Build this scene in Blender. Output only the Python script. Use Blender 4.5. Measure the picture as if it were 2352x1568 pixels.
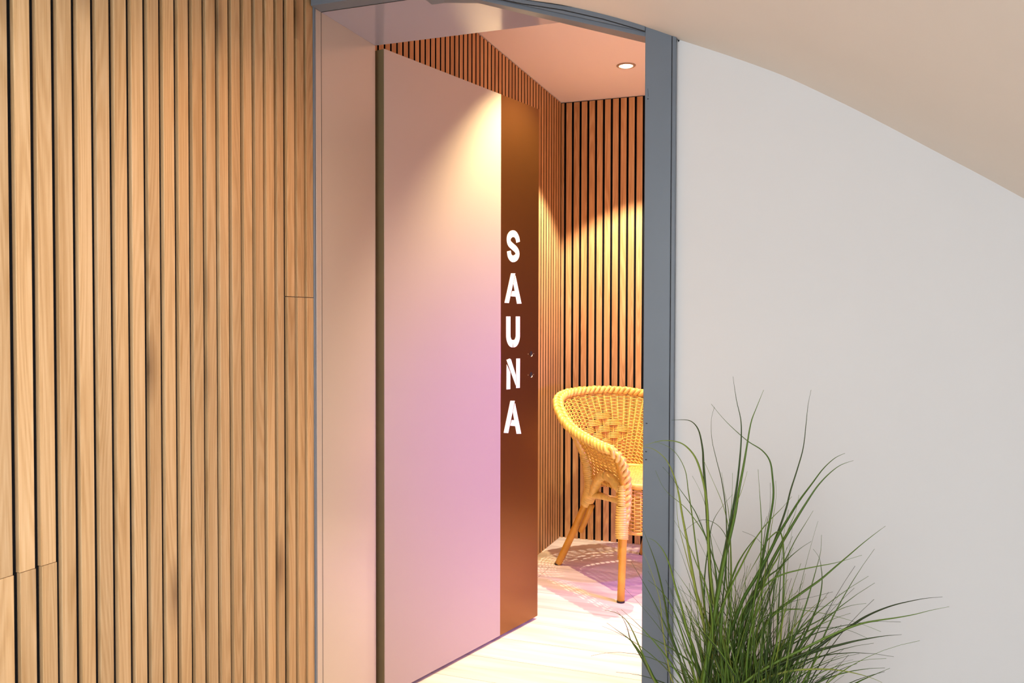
import bpy, bmesh, math, random, json
from mathutils import Vector, Matrix
for o in list(bpy.data.objects): bpy.data.objects.remove(o)
S = bpy.context.scene; COL = S.collection
PI = math.pi

# ---------------------------------------------------------------- camera
cam = bpy.data.cameras.new('camera'); cam.sensor_width = 36; cam.lens = 29.7775; cam.clip_start = 0.02
co = bpy.data.objects.new('camera', cam); COL.objects.link(co)
yw, pt, rl = math.radians(20.1916), math.radians(1.3028), math.radians(0.1332)
fw = Vector((-math.sin(yw)*math.cos(pt), math.cos(yw)*math.cos(pt), -math.sin(pt)))
rt = Vector((math.cos(yw), math.sin(yw), 0)); up = rt.cross(fw)
rt2 = rt*math.cos(rl)+up*math.sin(rl); up2 = -rt*math.sin(rl)+up*math.cos(rl)
co.matrix_world = Matrix(((rt2.x, up2.x, -fw.x, 0), (rt2.y, up2.y, -fw.y, -2.0334), (rt2.z, up2.z, -fw.z, 1.2), (0, 0, 0, 1)))
S.camera = co

# ---------------------------------------------------------------- world, lights, exposure
S.view_settings.view_transform = 'Standard'; S.view_settings.look = 'None'
S.view_settings.gamma = 1; S.view_settings.use_curve_mapping = False; S.view_settings.exposure = 0.0
wd = bpy.data.worlds.new('world'); S.world = wd; wd.use_nodes = True
wd.node_tree.nodes['Background'].inputs[0].default_value = (0.86, 0.95, 1.0, 1)
wd.node_tree.nodes['Background'].inputs[1].default_value = 3.5

def area(name, loc, target, size, power, color, sy=None):
    l = bpy.data.lights.new(name, 'AREA'); l.energy = power; l.color = color
    l.shape = 'RECTANGLE'; l.size = size; l.size_y = sy or size
    o = bpy.data.objects.new(name, l); COL.objects.link(o); o.location = loc
    o.rotation_euler = (Vector(target)-Vector(loc)).to_track_quat('-Z', 'Y').to_euler()
    return o
def spot(name, loc, target, power, color, angle, blend, r=0.012):
    l = bpy.data.lights.new(name, 'SPOT'); l.energy = power; l.color = color
    l.spot_size = math.radians(angle); l.spot_blend = blend; l.shadow_soft_size = r
    o = bpy.data.objects.new(name, l); COL.objects.link(o); o.location = loc
    o.rotation_euler = (Vector(target)-Vector(loc)).to_track_quat('-Z', 'Y').to_euler()
    return o
WARM = (1.0, 0.74, 0.45)
spot('purple_shadow_fill_light', (0.55, 1.15, 1.5), (-0.66, 1.74, 0.0), 110, (0.30, 0.10, 1.0), 42, 0.9, 0.06)  # unseen second purple lamp, added to tint the shaded floor by the chair
area('pink_ceiling_fill_light', (0.88, 1.45, 1.95), (-0.6, 1.3, 2.35), 0.12, 9, (1.0, 0.50, 0.44), 1.2)  # unseen uplight added to make the room ceiling brighter and pinker
area('corridor_window_light', (-0.2, -3.4, 1.45), (-0.3, 0, 1.2), 1.5, 17, (0.90, 0.96, 1.0), 1.3)
spot('slat_fill_light', (0.38, -1.75, 1.42), (-1.32, -1.00, 1.05), 135, (1.0, 0.96, 0.94), 66, 1.0, 0.05)  # unseen extra lamp, added to brighten the slat faces over their sides
spot('warm_slat_fill_light', (-0.80, -0.50, 2.0), (-1.35, -0.20, 0.2), 11, (1.0, 0.42, 0.03), 130, 1.0, 0.05)  # unseen orange lamp added to warm the slats towards the door
spot('room_spot_light', (-0.8876, 1.932, 2.395), (-0.8876, 1.932, 0), 205, (1.0, 0.85, 0.66), 92, 0.25)
spot('room_spot_light_near_door', (-0.84, 0.98, 2.395), (-0.84, 0.98, 0), 185, (1.0, 0.80, 0.42), 90, 0.6)
spot('room_spot_light_right', (0.35, 0.80, 2.395), (0.35, 0.80, 0), 110, (1.0, 0.68, 0.52), 76, 0.5)
spot('purple_led_light', (0.75, 0.80, 0.95), (-1.10, 1.20, 0.68), 145, (0.34, 0.13, 1.0), 74, 1.0, 0.10)

# ---------------------------------------------------------------- helpers
def tag(o, label=None, cat=None, group=None, kind=None):
    if label: o['label'] = label
    if cat: o['category'] = cat
    if group: o['group'] = group
    if kind: o['kind'] = kind
    return o
def empty(name, loc=(0, 0, 0)):
    o = bpy.data.objects.new(name, None); o.empty_display_size = 0.1; COL.objects.link(o); o.location = loc; return o
class MB:
    def __init__(s): s.v = []; s.f = []; s.t = []; s.tone = 0.5
    def add(s, vs, fs):
        b = len(s.v); s.v += [tuple(v) for v in vs]; s.f += [tuple(i+b for i in f) for f in fs]; s.t += [s.tone]*len(vs)
    def box(s, x0, x1, y0, y1, z0, z1):
        vs = [(x, y, z) for z in (z0, z1) for y in (y0, y1) for x in (x0, x1)]
        s.add(vs, [(0, 2, 3, 1), (4, 5, 7, 6), (0, 1, 5, 4), (2, 6, 7, 3), (0, 4, 6, 2), (1, 3, 7, 5)])
    def prism(s, poly, fn0, fn1):
        n = len(poly); s.add([fn0(*p) for p in poly]+[fn1(*p) for p in poly],
            [tuple(range(n))[::-1], tuple(range(n, 2*n))]+[(i, (i+1) % n, n+(i+1) % n, n+i) for i in range(n)])
    def tube(s, pts, r, seg=8, cap=True, flat=1.0, ref=None):
        pts = [Vector(p) for p in pts]; n = len(pts)
        if not hasattr(r, '__len__'): r = [r]*n
        T = [(pts[min(i+1, n-1)]-pts[max(i-1, 0)]).normalized() for i in range(n)]
        nrm = Vector(ref) if ref is not None else (Vector((0, 0, 1)) if abs(T[0].z) < .9 else Vector((1, 0, 0)))
        nrm = (nrm-T[0]*nrm.dot(T[0])).normalized(); vs = []
        for i in range(n):
            nrm = nrm-T[i]*nrm.dot(T[i]); nrm.normalize(); b = T[i].cross(nrm)
            for k in range(seg):
                a = 2*PI*k/seg; vs.append(pts[i]+nrm*math.cos(a)*r[i]*flat+b*math.sin(a)*r[i])
        fs = [(i*seg+k, i*seg+(k+1) % seg, (i+1)*seg+(k+1) % seg, (i+1)*seg+k) for i in range(n-1) for k in range(seg)]
        if cap: fs += [tuple(range(seg))[::-1], tuple(range((n-1)*seg, n*seg))]
        s.add(vs, fs)
    def build(s, name, mat, parent=None, smooth=False, bevel=0):
        me = bpy.data.meshes.new(name); me.from_pydata(s.v, [], s.f); me.update()
        at = me.attributes.new('tone', 'FLOAT', 'POINT'); at.data.foreach_set('value', s.t)
        bm = bmesh.new(); bm.from_mesh(me); bmesh.ops.recalc_face_normals(bm, faces=bm.faces[:]); bm.to_mesh(me); bm.free()
        me.materials.append(mat)
        if smooth: me.shade_smooth()
        o = bpy.data.objects.new(name, me); COL.objects.link(o)
        if parent is not None:
            o.parent = parent; o.matrix_parent_inverse = Matrix.Translation(-Vector(parent.location)) if parent.type == 'EMPTY' else Matrix.Identity(4)
        if bevel:
            m = o.modifiers.new('bevel', 'BEVEL'); m.width = bevel; m.segments = 2; m.limit_method = 'ANGLE'
        return o
def smooth_path(pts, n):
    pts = [Vector(p) for p in pts]; out = []; m = len(pts)-1
    for k in range(n+1):
        u = k/n*m; i = min(int(u), m-1); t = u-i
        p0, p1, p2, p3 = pts[max(i-1, 0)], pts[i], pts[i+1], pts[min(i+2, m)]
        out.append(0.5*((2*p1)+(p2-p0)*t+(2*p0-5*p1+4*p2-p3)*t*t+(3*p1-p0-3*p2+p3)*t**3))
    return out

# ---------------------------------------------------------------- materials
def mat(name, col, rough=0.5, metal=0.0, spec=0.5, coat=0.0, bump=0.0, bscale=60, var=0.0, vscale=6, emit=None):
    m = bpy.data.materials.new(name); m.use_nodes = True; N = m.node_tree.nodes; L = m.node_tree.links; b = N['Principled BSDF']
    b.inputs['Base Color'].default_value = (*col, 1); b.inputs['Roughness'].default_value = rough; b.inputs['Metallic'].default_value = metal
    b.inputs['Specular IOR Level'].default_value = spec; b.inputs['Coat Weight'].default_value = coat; b.inputs['Coat Roughness'].default_value = 0.12
    tc = N.new('ShaderNodeTexCoord')
    if var:
        n = N.new('ShaderNodeTexNoise'); n.inputs['Scale'].default_value = vscale; n.inputs['Detail'].default_value = 4; L.new(tc.outputs['Object'], n.inputs['Vector'])
        mr = N.new('ShaderNodeMapRange'); mr.inputs[1].default_value = 0.3; mr.inputs[2].default_value = 0.7; mr.inputs[3].default_value = 1-var; mr.inputs[4].default_value = 1+var*0.5; L.new(n.outputs['Fac'], mr.inputs[0])
        hs = N.new('ShaderNodeHueSaturation'); hs.inputs['Color'].default_value = (*col, 1); L.new(mr.outputs[0], hs.inputs['Value']); L.new(hs.outputs[0], b.inputs['Base Color'])
    if bump:
        n = N.new('ShaderNodeTexNoise'); n.inputs['Scale'].default_value = bscale; n.inputs['Detail'].default_value = 5; L.new(tc.outputs['Object'], n.inputs['Vector'])
        bp = N.new('ShaderNodeBump'); bp.inputs['Strength'].default_value = bump; bp.inputs['Distance'].default_value = 0.002; L.new(n.outputs['Fac'], bp.inputs['Height']); L.new(bp.outputs[0], b.inputs['Normal'])
    if emit:
        b.inputs['Emission Color'].default_value = (*emit[0], 1); b.inputs['Emission Strength'].default_value = emit[1]
    return m

def wood(name, c_dark, c_mid, c_light, rough=0.5, tonevar=0.16, knots=True):
    """oak veneer: long straight grain, cathedral figures and a few knots, offset per slat by the 'tone' attribute"""
    m = bpy.data.materials.new(name); m.use_nodes = True; N = m.node_tree.nodes; L = m.node_tree.links; b = N['Principled BSDF']
    b.inputs['Roughness'].default_value = rough; b.inputs['Specular IOR Level'].default_value = 0.35
    tc = N.new('ShaderNodeTexCoord'); at = N.new('ShaderNodeAttribute'); at.attribute_name = 'tone'
    mul = N.new('ShaderNodeVectorMath'); mul.operation = 'MULTIPLY_ADD'; cmb = N.new('ShaderNodeCombineXYZ')
    for i in range(3): L.new(at.outputs['Fac'], cmb.inputs[i])
    L.new(cmb.outputs[0], mul.inputs[0]); mul.inputs[1].default_value = (37.0, 19.0, 53.0); L.new(tc.outputs['Object'], mul.inputs[2])
    def mapped(sx, sz):
        mp = N.new('ShaderNodeMapping'); mp.inputs['Scale'].default_value = (sx, sx, sz); L.new(mul.outputs[0], mp.inputs[0]); return mp.outputs[0]
    fine = N.new('ShaderNodeTexNoise'); fine.inputs['Scale'].default_value = 1; fine.inputs['Detail'].default_value = 6; fine.inputs['Roughness'].default_value = 0.7; L.new(mapped(420, 7), fine.inputs['Vector'])
    broad = N.new('ShaderNodeTexNoise'); broad.inputs['Scale'].default_value = 1; broad.inputs['Detail'].default_value = 3; L.new(mapped(30, 1.5), broad.inputs['Vector'])
    fig = N.new('ShaderNodeTexNoise'); fig.inputs['Scale'].default_value = 1; fig.inputs['Detail'].default_value = 0.5; L.new(mapped(22, 1.3), fig.inputs['Vector'])
    s1 = N.new('ShaderNodeMath'); s1.operation = 'MULTIPLY'; s1.inputs[1].default_value = 95; L.new(fig.outputs['Fac'], s1.inputs[0])
    s2 = N.new('ShaderNodeMath'); s2.operation = 'SINE'; L.new(s1.outputs[0], s2.inputs[0])
    a1 = N.new('ShaderNodeMath'); a1.operation = 'MULTIPLY_ADD'; a1.inputs[1].default_value = 0.06; L.new(s2.outputs[0], a1.inputs[0])
    a2 = N.new('ShaderNodeMath'); a2.operation = 'MULTIPLY_ADD'; a2.inputs[1].default_value = 0.55; L.new(fine.outputs['Fac'], a2.inputs[0])
    a3 = N.new('ShaderNodeMath'); a3.operation = 'MULTIPLY'; a3.inputs[1].default_value = 0.5; L.new(broad.outputs['Fac'], a3.inputs[0])
    L.new(a3.outputs[0], a2.inputs[2]); L.new(a2.outputs[0], a1.inputs[2])
    cr = N.new('ShaderNodeValToRGB'); e = cr.color_ramp.elements; e[0].position = 0.33; e[0].color = (*c_dark, 1); e[1].position = 0.72; e[1].color = (*c_light, 1)
    em = e.new(0.53); em.color = (*c_mid, 1); L.new(a1.outputs[0], cr.inputs[0])
    wn = N.new('ShaderNodeTexWhiteNoise'); wn.noise_dimensions = '1D'; L.new(at.outputs['Fac'], wn.inputs['W'])
    mr = N.new('ShaderNodeMapRange'); mr.inputs[3].default_value = 1-tonevar; mr.inputs[4].default_value = 1+tonevar*0.6; L.new(wn.outputs['Value'], mr.inputs[0])
    hs = N.new('ShaderNodeHueSaturation'); L.new(mr.outputs[0], hs.inputs['Value']); L.new(cr.outputs[0], hs.inputs['Color']); last = hs.outputs[0]
    if knots:
        vo = N.new('ShaderNodeTexVoronoi'); vo.inputs['Scale'].default_value = 1; mk = N.new('ShaderNodeMapping'); mk.inputs['Scale'].default_value = (0, 15, 4.2); L.new(mul.outputs[0], mk.inputs[0]); sx_ = N.new('ShaderNodeSeparateXYZ'); cx_ = N.new('ShaderNodeCombineXYZ'); L.new(mk.outputs[0], sx_.inputs[0]); L.new(sx_.outputs[1], cx_.inputs[0]); L.new(sx_.outputs[2], cx_.inputs[1]); vo.voronoi_dimensions = '2D'; L.new(cx_.outputs[0], vo.inputs['Vector']); vo.inputs['Randomness'].default_value = 0.6
        # only some cells carry a knot
        kn = N.new('ShaderNodeMapRange'); kn.inputs[1].default_value = 0.03; kn.inputs[2].default_value = 0.40; kn.inputs[3].default_value = 1.2; kn.inputs[4].default_value = 0; L.new(vo.outputs['Distance'], kn.inputs[0])
        sep = N.new('ShaderNodeSeparateColor'); L.new(vo.outputs['Color'], sep.inputs[0])
        gt = N.new('ShaderNodeMath'); gt.operation = 'GREATER_THAN'; gt.inputs[1].default_value = 0.90; L.new(sep.outputs[0], gt.inputs[0])
        kk = N.new('ShaderNodeMath'); kk.operation = 'MULTIPLY'; L.new(kn.outputs[0], kk.inputs[0]); L.new(gt.outputs[0], kk.inputs[1])
        k2 = N.new('ShaderNodeMath'); k2.operation = 'MULTIPLY'; L.new(kk.outputs[0], k2.inputs[0]); L.new(fine.outputs['Fac'], k2.inputs[1])
        mx = N.new('ShaderNodeMix'); mx.data_type = 'RGBA'; L.new(k2.outputs[0], mx.inputs['Factor']); L.new(last, mx.inputs['A']); mx.inputs['B'].default_value = (0.10, 0.045, 0.02, 1); last = mx.outputs['Result']
    L.new(last, b.inputs['Base Color'])
    bp = N.new('ShaderNodeBump'); bp.inputs['Strength'].default_value = 0.25; bp.inputs['Distance'].default_value = 0.0006; L.new(fine.outputs['Fac'], bp.inputs['Height']); L.new(bp.outputs[0], b.inputs['Normal'])
    return m

M = {}
M['oak'] = wood('oak_slats', (0.40, 0.235, 0.100), (0.53, 0.345, 0.175), (0.62, 0.43, 0.245))
M['oak_room'] = wood('oak_slats_room', (0.40, 0.19, 0.07), (0.58, 0.31, 0.13), (0.72, 0.44, 0.21), tonevar=0.12, knots=False)
M['felt'] = mat('black_felt', (0.006, 0.006, 0.007), 0.95, spec=0.1, bump=0.3, bscale=400)
M['plaster'] = mat('white_plaster', (0.72, 0.72, 0.735), 0.75, spec=0.25, bump=0.12, bscale=45, var=0.02, vscale=2)
M['ceil'] = mat('cream_ceiling_paint', (0.82, 0.76, 0.69), 0.8, spec=0.2, bump=0.12, bscale=30, var=0.03, vscale=2)
M['room_ceil'] = mat('room_ceiling_paint', (0.93, 0.84, 0.88), 0.7, spec=0.2, bump=0.05, bscale=60)
M['grey'] = mat('blue_grey_gloss_paint', (0.155, 0.188, 0.235), 0.40, spec=0.35, coat=0.05, bump=0.18, bscale=18, var=0.04, vscale=9)
M['crack'] = mat('dark_gap', (0.02, 0.02, 0.022), 0.9)
M['lining'] = mat('satin_beige_lining', (0.52, 0.45, 0.39), 0.24, spec=0.5, coat=0.4, bump=0.10, bscale=9)
M['soffit'] = mat('pale_lilac_gloss_soffit', (0.37, 0.36, 0.46), 0.11, spec=0.5, coat=0.6, bump=0.10, bscale=14)
M['leaf'] = mat('satin_door_paint', (0.46, 0.385, 0.35), 0.42, spec=0.5, coat=0.2, bump=0.06, bscale=20)
M['leaf_edge'] = mat('olive_brown_door_edge', (0.20, 0.15, 0.075), 0.5, bump=0.1, bscale=80, var=0.08, vscale=10)
M['bronze'] = mat('bronze_satin_strip', (0.25, 0.105, 0.03), 0.33, metal=0.9, coat=0.15, bump=0.04, bscale=30)
M['letter'] = mat('glowing_white_letter_paint', (0.9, 0.85, 0.8), 0.5, emit=((1.0, 0.88, 0.80), 0.4))  # plain white paint; the emission stands in for strong light falling on it
M['steel'] = mat('bright_steel', (0.8, 0.78, 0.74), 0.22, metal=1.0)
M['hole'] = mat('dark_hole', (0.01, 0.005, 0.004), 0.9)
M['ring'] = mat('tan_lamp_ring', (0.42, 0.30, 0.22), 0.35)
M['lamp'] = mat('lamp_glass', (1, 1, 1), 0.5, emit=((1.0, 0.86, 0.66), 14))
M['brown_wall'] = mat('brown_wall_paint', (0.66, 0.40, 0.30), 0.7, bump=0.1)
M['dark_wall'] = mat('dark_brown_wall', (0.07, 0.035, 0.03), 0.6, bump=0.1)
M['pot'] = mat('charcoal_pot', (0.05, 0.05, 0.055), 0.6, bump=0.2, bscale=90)
M['soil'] = mat('dark_soil', (0.03, 0.02, 0.012), 0.95, bump=0.8, bscale=120)
M['rattan'] = mat('golden_rattan', (0.76, 0.46, 0.085), 0.42, spec=0.5, bump=0.15, bscale=160, var=0.22, vscale=45)
M['rattan_pale'] = mat('pale_rattan_wrap', (0.82, 0.54, 0.13), 0.36, spec=0.55, bump=0.15, bscale=120, var=0.2, vscale=40)
M['cane'] = mat('cane_leg', (0.66, 0.33, 0.035), 0.38, spec=0.5, bump=0.12, bscale=60, var=0.18, vscale=14)
M['rubber'] = mat('dark_rubber', (0.03, 0.02, 0.02), 0.8)

def floor_mat():
    m = bpy.data.materials.new('pale_oak_plank_floor'); m.use_nodes = True; N = m.node_tree.nodes; L = m.node_tree.links; b = N['Principled BSDF']
    tc = N.new('ShaderNodeTexCoord'); mp = N.new('ShaderNodeMapping'); L.new(tc.outputs['Object'], mp.inputs[0]); mp.inputs['Rotation'].default_value = (0, 0, 0.0)
    br = N.new('ShaderNodeTexBrick'); L.new(mp.outputs[0], br.inputs['Vector']); br.inputs['Scale'].default_value = 1; br.inputs['Brick Width'].default_value = 1.25; br.inputs['Row Height'].default_value = 0.19
    br.inputs['Mortar Size'].default_value = 0.0012; br.inputs['Color1'].default_value = (0.78, 0.66, 0.56, 1); br.inputs['Color2'].default_value = (0.84, 0.74, 0.66, 1); br.inputs['Mortar'].default_value = (0.42, 0.30, 0.2, 1); br.offset = 0.37
    m2 = N.new('ShaderNodeMapping'); m2.inputs['Scale'].default_value = (1.6, 22, 1); L.new(mp.outputs[0], m2.inputs[0])
    n = N.new('ShaderNodeTexNoise'); n.inputs['Scale'].default_value = 1; n.inputs['Detail'].default_value = 6; n.inputs['Distortion'].default_value = 0.6; L.new(m2.outputs[0], n.inputs['Vector'])
    mr = N.new('ShaderNodeMapRange'); mr.inputs[1].default_value = 0.35; mr.inputs[2].default_value = 0.65; mr.inputs[3].default_value = 0.80; mr.inputs[4].default_value = 1.1; L.new(n.outputs['Fac'], mr.inputs[0])
    hs = N.new('ShaderNodeHueSaturation'); L.new(br.outputs['Color'], hs.inputs['Color']); L.new(mr.outputs[0], hs.inputs['Value']); L.new(hs.outputs[0], b.inputs['Base Color']); b.inputs['Roughness'].default_value = 0.5
    return m
M['floor'] = floor_mat()

def grass_mat():
    m = bpy.data.materials.new('grass_blades'); m.use_nodes = True; N = m.node_tree.nodes; L = m.node_tree.links; b = N['Principled BSDF']
    at = N.new('ShaderNodeAttribute'); at.attribute_name = 'tone'; cr = N.new('ShaderNodeValToRGB'); e = cr.color_ramp.elements
    e[0].position = 0; e[0].color = (0.035, 0.060, 0.015, 1); e[1].position = 1; e[1].color = (0.34, 0.40, 0.07, 1)
    x = e.new(0.4); x.color = (0.075, 0.16, 0.020, 1); x = e.new(0.7); x.color = (0.17, 0.29, 0.035, 1)
    L.new(at.outputs['Fac'], cr.inputs[0]); L.new(cr.outputs[0], b.inputs['Base Color']); b.inputs['Roughness'].default_value = 0.38
    tr = N.new('ShaderNodeBsdfTranslucent'); L.new(cr.outputs[0], tr.inputs[0]); mx = N.new('ShaderNodeMixShader'); mx.inputs[0].default_value = 0.22
    L.new(b.outputs[0], mx.inputs[1]); L.new(tr.outputs[0], mx.inputs[2]); L.new(mx.outputs[0], N['Material Output'].inputs[0])
    return m
M['grass'] = grass_mat()

# ================================================================ corridor shell
def struct(name, mb, m, **k):
    o = mb.build(name, m, **k); o['kind'] = 'structure'; return o
b = MB(); b.box(-1.46, 1.6, -4.0, 2.62, -0.1, 0); struct('floor', b, M['floor'])
prof = [(-1.45, 2.235), (-1.30, 2.19), (-1.10, 2.125), (-0.90, 2.058), (-0.7191, 1.9985), (-0.6019, 1.9668), (-0.487, 1.9276), (-0.3947, 1.8901), (-0.3284, 1.8603), (-0.25, 1.8266),
        (-0.1865, 1.7982), (-0.0891, 1.7515), (0.0, 1.7005), (0.091, 1.6452), (0.2189, 1.5627), (0.3822, 1.456), (0.70, 1.235), (1.10, 0.94), (1.55, 0.59)]
sp = smooth_path([(x, 0, z) for x, z in prof], 72); pl = [(q.x, q.z) for q in sp]
b = MB(); b.prism(pl+[(1.55, 2.45), (-1.45, 2.45)], lambda x, z: (x, -4.0, z), lambda x, z: (x, -0.036, z)); struct('ceiling', b, M['ceil'])
def ceil_z(x):
    for (a, za), (c, zc) in zip(pl, pl[1:]):
        if a <= x <= c: return za+(zc-za)*(x-a)/(c-a)
    return pl[-1][1]
b = MB(); b.box(-1.45, -1.333, -4.0, -0.0, 0, 2.23); struct('wall_left', b, M['plaster'])
b = MB(); b.box(1.45, 1.6, -4.0, 2.62, 0, 2.45); struct('wall_right', b, M['plaster'])
# the wall beside the doorway, with a clipped corner where it meets the frame
b = MB(); b.prism([(-0.327, 0), (1.45, 0), (1.45, 2.45), (-0.327, 2.45)], lambda x, z: (x, -0.036, z), lambda x, z: (x, 0.3025, z)); struct('wall_front', b, M['plaster'])
# ================================================================ room shell
b = MB(); b.box(-1.46, -1.3837, 0.3026, 2.62, 0, 2.46); struct('wall_room_left', b, M['plaster'])
b = MB(); b.box(-1.3837, 1.45, 2.4918, 2.62, 0, 2.46); struct('wall_room_back', b, M['dark_wall'])
b = MB(); b.box(0.95, 1.45, 0.3025, 2.4918, 0, 2.4133); struct('wall_room_right', b, M['brown_wall'])
b = MB(); b.box(-1.46, 1.45, 0.0, 2.62, 2.4133, 2.5); struct('ceiling', b, M['room_ceil'])
b = MB(); b.box(-1.3837, 0.95, 0.06, 0.3025, 2.0706, 2.4133); struct('wall_room_front', b, M['plaster'])

# door reveal: glossy lining panel and soffit
b = MB(); b.box(-1.329, -1.3127, -0.0, 0.3025, 0, 2.0556); struct('trim_1', b, M['lining'], bevel=0.0008)
b = MB(); b.box(-1.46, -1.329, 0.0, 0.3025, 0, 2.4133); struct('wall_front', b, M['plaster'])
b = MB(); b.box(-1.329, -0.33, -0.0, 0.3025, 2.0556, 2.0706); struct('trim_2', b, M['soffit'], bevel=0.0008)
# lining strip beside the grey frame
b = MB(); b.box(-1.326, -1.3125, -0.0255, 0.0, 0, 2.0556); b.box(-1.3135, -1.3122, -0.004, -0.0, 0, 2.0556); struct('trim_3', b, M['lining'], bevel=0.0006)
b = MB(); b.box(-1.3138, -1.3118, -0.0008, 0.0008, 0, 2.055); b.box(-1.3118, -0.96, -0.0008, 0.0009, 2.0547, 2.0562); struct('trim_4', b, M['crack'])

# ---- grey door frame: right jamb, level head, sloping head following the attic ceiling
frame = empty('trim_5', (-0.367, -0.03, 0)); frame['kind'] = 'structure'
def inner(x): # lower edge of the sloping head
    P = [(-1.0, 2.0556), (-0.958, 2.0556), (-0.704, 1.9718), (-0.3988, 1.8711)]
    for (a, za), (c, zc) in zip(P, P[1:]):
        if x <= c: return za+(zc-za)*(x-a)/(c-a)
    return P[-1][1]
def XZ(y): return lambda x, z: (x, y, z)
cz = ceil_z
b = MB(); b.prism([(-0.3988, 0), (-0.3368, 0), (-0.3368, cz(-0.3368)+.004), (-0.365, cz(-0.365)+.004), (-0.3988, cz(-0.3988)+.004)], XZ(-0.05), XZ(0.06)); b.build('jamb', M['grey'], frame, bevel=0.0015)
b = MB(); b.prism([(-0.3352, 0), (-0.3262, 0), (-0.3262, cz(-0.3262)+.004), (-0.3352, cz(-0.3352)+.004)], XZ(-0.0515), XZ(-0.030)); b.build('cover_strip', M['grey'], frame, bevel=0.0012)
b = MB(); b.box(-0.3372, -0.3348, -0.0478, -0.031, 0, cz(-0.336)); b.build('joint_gap', M['crack'], frame)
def inner_back(x): return min(2.0538, 1.964+(-0.6405-x)*0.345)
xs = [-1.0, -0.958, -0.8616, -0.78, -0.704, -0.6, -0.5, -0.3988]
b = MB(); b.prism([(x, inner(x)+.010) for x in xs]+[(x, cz(x)+.004) for x in xs[::-1]], XZ(-0.05), XZ(-0.022))
b.prism([(x, inner_back(x)) for x in xs]+[(x, max(cz(x), inner_back(x)+.02)+.004) for x in xs[::-1]], XZ(-0.022), XZ(0.052))
b.prism([(x, inner(x)) for x in xs]+[(x, inner(x)+.0105) for x in xs[::-1]], XZ(-0.043), XZ(-0.022))
b.build('sloping_head', M['grey'], frame, bevel=0.0012)
b = MB(); b.prism([(x, cz(x)-.010) for x in xs]+[(x, cz(x)+.003) for x in xs[::-1]], XZ(-0.0535), XZ(-0.049)); b.build('head_cover_strip', M['grey'], frame, bevel=0.0008)
b = MB(); b.prism([(x, cz(x)-.012) for x in xs]+[(x, cz(x)-.010) for x in xs[::-1]], XZ(-0.0505), XZ(-0.049))
b.prism([(-.72, cz(-.72)-.0015), (-.60, cz(-.60)-.0015), (-.575, cz(-.575)-.0002), (-.60, cz(-.60)+.0026), (-.72, cz(-.72)+.003)], XZ(-0.0545), XZ(-0.052)); b.build('head_gap', M['crack'], frame)
b = MB(); b.box(-1.3127, -0.99, -0.05, 0.0, 2.0556, 2.18); b.prism([(x, cz(x)-.03) for x in (-1.3127, -1.1, -0.99)]+[(x, cz(x)+.004) for x in (-0.99, -1.1, -1.3127)], XZ(-0.05), XZ(-0.0)); b.build('level_head', M['grey'], frame, bevel=0.001)
b = MB(); b.box(-1.328, -1.3129, -0.0335, -0.0257, 0, 2.12); b.build('left_jamb', M['grey'], frame, bevel=0.001)
b = MB()
for x, z, w, h in [(-.3915, 1.7235, .0012, .0012), (-.390, .962, .002, .001), (-.391, .895, .002, .001), (-.391, .876, .0022, .001)]: b.box(x-w, x+w, -0.0508, -0.0498, z-h, z+h)
b.prism([(-.3922, 1.7475), (-.3917, 1.7475), (-.3908, 1.729), (-.3914, 1.729)], XZ(-0.0508), XZ(-0.0498)); b.build('paint_chips', M['crack'], frame)
b = MB(); b.prism([(-0.3262, 1.8590), (-0.3205, 1.8560), (-0.3235, 1.8520)], XZ(-0.0368), XZ(-0.035)); struct('trim_6', b, M['crack'])

# ================================================================ slatted panels in the corridor
XF, S0, PT, FW = -1.317, -0.9606, 0.04415, 0.0312
rnd = random.Random(7)
def slat_panel(i0, i1, z0, z1, label, dy=0.0, trim=None):
    y0 = S0+PT*i0-FW; y1 = S0+PT*i1
    t = empty('slat_panel', (XF-0.011, (y0+y1)/2, z0))
    tag(t, label, 'wall panel', 'slatted oak wall panels')
    b = MB(); b.box(XF-0.012, XF-0.0094, y0-.006+dy, y1+.006+dy, z0, z1); b.build('felt_backing', M['felt'], t)
    b = MB()
    for i in range(i0, i1+1):
        b.tone = rnd.random(); ye = S0+PT*i+dy
        if trim and i == trim: b.box(XF-0.0095, XF, ye-FW, ye-.004, z0, z1)
        else: b.box(XF-0.0095, XF, ye-FW, ye, z0, z1)
    b.build('slats', M['oak'], t, bevel=0.0007); return t
slat_panel(-10, 2, 0.7592, 2.186, 'pale oak slatted panel at far left, above the low joint')
slat_panel(-10, 2, 0.0, 0.7582, 'short pale oak slatted panel at bottom left, below the low joint', dy=0.0018)
slat_panel(3, 18, 0.0, 2.186, 'wide full height oak slatted panel in the middle of the left wall', trim=18)
slat_panel(19, 21, 1.2667, 2.175, 'narrow three slat oak strip beside the door frame, above the joint', dy=-.0006)
slat_panel(19, 21, 0.0, 1.2652, 'narrow three slat oak strip beside the door frame, below the joint', dy=-.0002)

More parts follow.
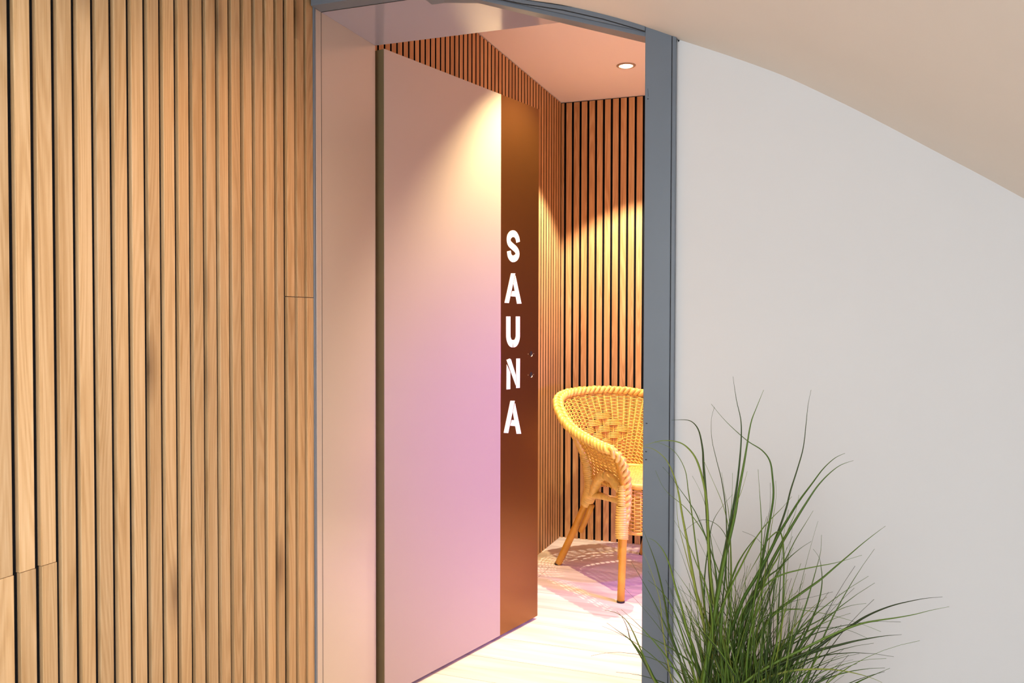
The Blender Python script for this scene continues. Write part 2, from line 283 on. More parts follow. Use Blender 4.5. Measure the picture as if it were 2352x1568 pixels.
# ================================================================ slatted walls in the room
t = empty('slat_panel', (-1.384, 1.39, 0)); tag(t, 'oak slat cladding on the room wall behind the open door', 'wall panel', 'slatted oak wall panels')
b = MB(); b.box(-1.3837, -1.3828, 0.31, 2.4915, 0.0, 2.4133); fb = b; b = MB()
for k in range(-4, 48):
    y0 = 0.4698+0.0436*k+.006; y1 = y0+.0316
    if y1 > 2.481: break
    b.tone = rnd.random(); b.box(-1.3729, -1.3718, max(y0, .312), y1, 0.0, 2.4100); fb.box(-1.3828, -1.3729, max(y0, .312)+.0001, y1-.0001, 0.0, 2.4098)
fb.build('felt_backing', M['felt'], t); b.build('slats', M['oak_room'], t, bevel=0.0005)
t = empty('slat_panel', (-0.2, 2.485, 0)); tag(t, 'oak slat cladding on the back wall behind the rattan armchair', 'wall panel', 'slatted oak wall panels')
b = MB(); b.box(-1.3828, -0.31, 2.4910, 2.4917, 0.0, 2.4133); fb = b; b = MB()
for k in range(-1, 53):
    x0 = -1.3494+0.0437*k+.006
    if x0 > -0.30: break
    b.tone = 0; b.tone = rnd.random(); b.box(max(x0, -1.3715), x0+.0317, 2.4800, 2.4811, 0.0, 2.4085); fb.box(max(x0, -1.3715)+.0001, x0+.0316, 2.4811, 2.4910, 0.0, 2.4083)
fb.build('felt_backing', M['felt'], t); b.build('slats', M['oak_room'], t, bevel=0.0005)

# ================================================================ door leaf
HX, HY = -1.29382, 0.32418; an = math.radians(13.9975)
ud = Vector((math.sin(an), math.cos(an), 0)); nd = Vector((math.cos(an), -math.sin(an), 0)); TH = 0.04
door = empty('door_1', (HX, HY, 0)); tag(door, 'open sauna door leaf, pale satin with dark bronze strip and white letters', 'door', kind='structure')
def LP(s, z, o=0.0): p = Vector((HX, HY, 0))+ud*s+nd*o; return (p.x, p.y, z)
b = MB(); b.prism([(0.0, .012), (.6372, .012), (.6372, 2.0511), (0.0, 2.0511)], lambda s, z: LP(s, z, -.0025), lambda s, z: LP(s, z, 0)); b.build('door_panel', M['leaf'], door, bevel=0.0006)
b = MB(); b.prism([(.6374, .012), (.9019, .012), (.9019, 2.0511), (.6374, 2.0511)], lambda s, z: LP(s, z, -.0025), lambda s, z: LP(s, z, -.0004)); st = b.build('bronze_strip', M['bronze'], door, bevel=0.0006); st['label'] = 'dark bronze strip along the lock side'
b = MB(); b.prism([(0.0005, .012), (.9015, .012), (.9015, 2.0508), (0.0005, 2.0508)], lambda s, z: LP(s, z, -TH), lambda s, z: LP(s, z, -.0025)); b.build('door_core', M['leaf_edge'], door)
b = MB(); b.prism([(-.0015, .012), (.0005, .012), (.0005, 2.0495), (-.0015, 2.0495)], lambda s, z: LP(s, z, -.012), lambda s, z: LP(s, z, -.0012)); b.build('edge_band', M['leaf_edge'], door)
